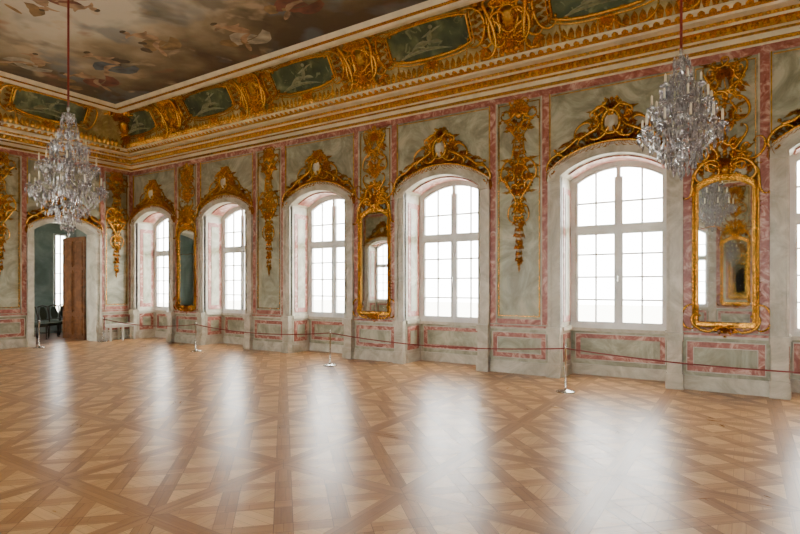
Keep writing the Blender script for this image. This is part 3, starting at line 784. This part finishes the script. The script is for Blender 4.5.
# ------------------------------------------------------------------ chandeliers
def chandelier(H,R,seed,zc_top,ztop):
    mb=MB(lambda a,z,w:(a,z,w)); R_=random.Random(seed); c=M_CRYS
    prof=[(.005,0)]
    for (z0,z1,r) in ((.0,.05,.04),(.06,.17,.09),(.18,.24,.04),(.26,.36,.11),(.37,.47,.05),(.48,.6,.085),(.61,.72,.04),(.73,.82,.07),(.83,.95,.03),(.95,1.0,.02)):
        for k in range(5):
            t=k/4; prof.append(((.012+ (r*R*1.2)*sin(pi*t)), H*(z0+(z1-z0)*t)))
    mb.lathe((0,0,0),prof,c,10)
    mb.tube([(0,0,H*.98),(0,0,ztop)],.016,M_ROPE,6)
    mb.lathe((0,0,ztop-.12),[(.02,0),(.09,.03),(.12,.12)],M_GOLD,10)
    def dropc(x,y,z,L,r=.012):
        mb.octa((x,y,z-L*.15),r*.55,r*1.3,c); mb.octa((x,y,z-L*.6),r,L*.8,c)
    def arms(n,z0,z1,reach,off,cl):
        tips=[]
        for k in range(n):
            a=2*pi*k/n+off; ca,sa=cos(a),sin(a)
            pts=[]
            for i in range(15):
                t=i/14; rr=reach*(t**.9)
                zz=z0-.1*H*sin(pi*t)+ (z1-z0)*t*t
                pts.append((ca*rr,sa*rr,zz))
            mb.tube(pts,.009,c,5)
            tx,ty,tz=pts[-1]; tips.append((tx,ty,tz))
            mb.lathe((tx,ty,tz),[(.01,-.03),(.02,-.01),(.055,.01),(.058,.02),(.015,.02),(.018,.05)],c,10)
            mb.lathe((tx,ty,tz+.05),[(.011,0),(.011,cl),(.003,cl+.015)],M_CANDLE,8)
            for j in range(8):
                b_=2*pi*j/8; dropc(tx+.055*cos(b_),ty+.055*sin(b_),tz+.005,.09+.03*(j%2),.011)
            dropc(tx,ty,tz-.03,.15,.018)
            for i in (4,8,11):
                p=pts[i]; dropc(p[0],p[1],p[2]-.01,.11,.013)
        return tips
    def swag(p,q,sag,n=9):
        for i in range(n+1):
            t=i/n; x=p[0]+(q[0]-p[0])*t; y=p[1]+(q[1]-p[1])*t; z=p[2]+(q[2]-p[2])*t-sag*4*t*(1-t)
            mb.octa((x,y,z),.010,.028,c)
    t1=arms(10,H*.26,H*.34,R*.92,0,.11)
    t2=arms(8,H*.42,H*.52,R*.7,.3,.1)
    t3=arms(5,H*.62,H*.68,R*.45,.1,.08)
    for T_ in (t1,t2,t3):
        for i in range(len(T_)): swag(T_[i],T_[(i+1)%len(T_)],.07*H,8)
    for T_,zz in ((t1,.6),(t2,.78),(t3,.93)):
        for p in T_: swag(p,(p[0]*.12,p[1]*.12,H*zz),.05*H,12)
    for (z,r,n,L) in ((.93,.16,12,.1),(.8,.26,16,.13),(.7,.34,20,.13),(.56,.46,24,.15),(.44,.55,26,.15),(.33,.6,28,.17),(.22,.46,24,.17),(.14,.32,16,.14),(.07,.18,10,.12)):
        mb.tube([(r*R*cos(2*pi*k/24),r*R*sin(2*pi*k/24),H*z) for k in range(25)],.004,M_STEEL,4)
        for k in range(n):
            a=2*pi*k/n+R_.random()*.1; dropc(r*R*cos(a),r*R*sin(a),H*z,L*(.8+.4*R_.random()),.016)
    for k in range(8):
        a=2*pi*k/8+.2; x,y=R*.45*cos(a),R*.45*sin(a)
        mb.octa((x,y,H*.62),.016,.3*H*.6,c)
    for k in range(5):
        a=2*pi*k/5; mb.octa((R*.2*cos(a),R*.2*sin(a),H*.86),.014,.14*H,c)
    mb.octa((0,0,-.03),.03,.1,c)
    return mb
za=2.50; obj('crystal_chandelier',chandelier(1.9,.52,1,0,7.07-za),(-8.49,4.05,za))
zb_=2.93; obj('crystal_chandelier',chandelier(1.36,.42,2,0,7.07-zb_),(-.57,6.55,zb_))

# ------------------------------------------------------------------ stanchions, ropes
mb=MB()
mb.lathe((0,0,0),[(.145,0),(.15,.012),(.13,.022),(.05,.035),(.022,.05),(.014,.07),(.014,.69),(.022,.7),(.022,.72),(.012,.725),(.02,.74),(.015,.755),(.003,.76)],M_STEEL,20)
me_st=mb.mesh('rope_stanchion')
ST=[(7.6,8.5),(2.7,8.55),(-2.40,8.65),(-7.42,8.8),(-12.0,8.85),(-16.1,8.75)]
for x,y in ST[:-1]: obj('rope_stanchion',me_st,(x,y,0))
obj('rope_stanchion',me_st,(-16.25,7.0,0)); obj('rope_stanchion',me_st,(-16.45,8.85,0))
def rope(p,q,sag=.12):
    mb=MB(); pts=[]
    for i in range(21):
        t=i/20; pts.append((p[0]+(q[0]-p[0])*t,p[1]+(q[1]-p[1])*t,.7-sag*4*t*(1-t)))
    mb.tube(pts,.011,M_ROPE,6,raw=True); obj('barrier_rope',mb)
ps=ST[:-1]+[(-16.45,8.85)]
for p,q in zip(ps,ps[1:]): rope(p,q)

# bench in the corner
mb=MB(lambda a,z,w:(a,-w,z))
mb.box(-.42,.42,.47,.52,-.16,.16,M_BENCH); mb.box(-.4,.4,.41,.47,-.14,.14,M_BENCH)
for sx in (-.38,0,.38):
    for sw in (-.12,.12): mb.box(sx-.025,sx+.025,0,.43,sw-.025,sw+.025,M_BENCH)
    mb.box(sx-.015,sx+.015,.1,.13,-.12,.12,M_BENCH)
mb.box(-.38,.38,.1,.13,-.015,.015,M_BENCH)
obj('wooden_bench',mb,(XW+.36,9.42,0),pi/2)

mb=MB(lambda a,z,w:(a,z,w)); mb.box(-200,200,-200,200,-5.2,-5,plain('gravel_court',(200,196,184),.9)); obj('ground_exterior',mb)

# ------------------------------------------------------------------ world & camera
w=bpy.data.worlds.new('World'); bpy.context.scene.world=w; w.use_nodes=True
bg=w.node_tree.nodes['Background']; bg.inputs[0].default_value=(1,.985,.955,1); bg.inputs[1].default_value=24.5
cam=bpy.data.cameras.new('Camera'); co=bpy.data.objects.new('Camera',cam); bpy.context.scene.collection.objects.link(co)
cam.sensor_width=36; cam.lens=535/800*36; cam.shift_y=19/800
co.location=(0,0,1.7)
th=math.radians(57.3); d=Vector((-cos(th),sin(th),0))
co.rotation_euler=d.to_track_quat('-Z','Y').to_euler()
bpy.context.scene.camera=co
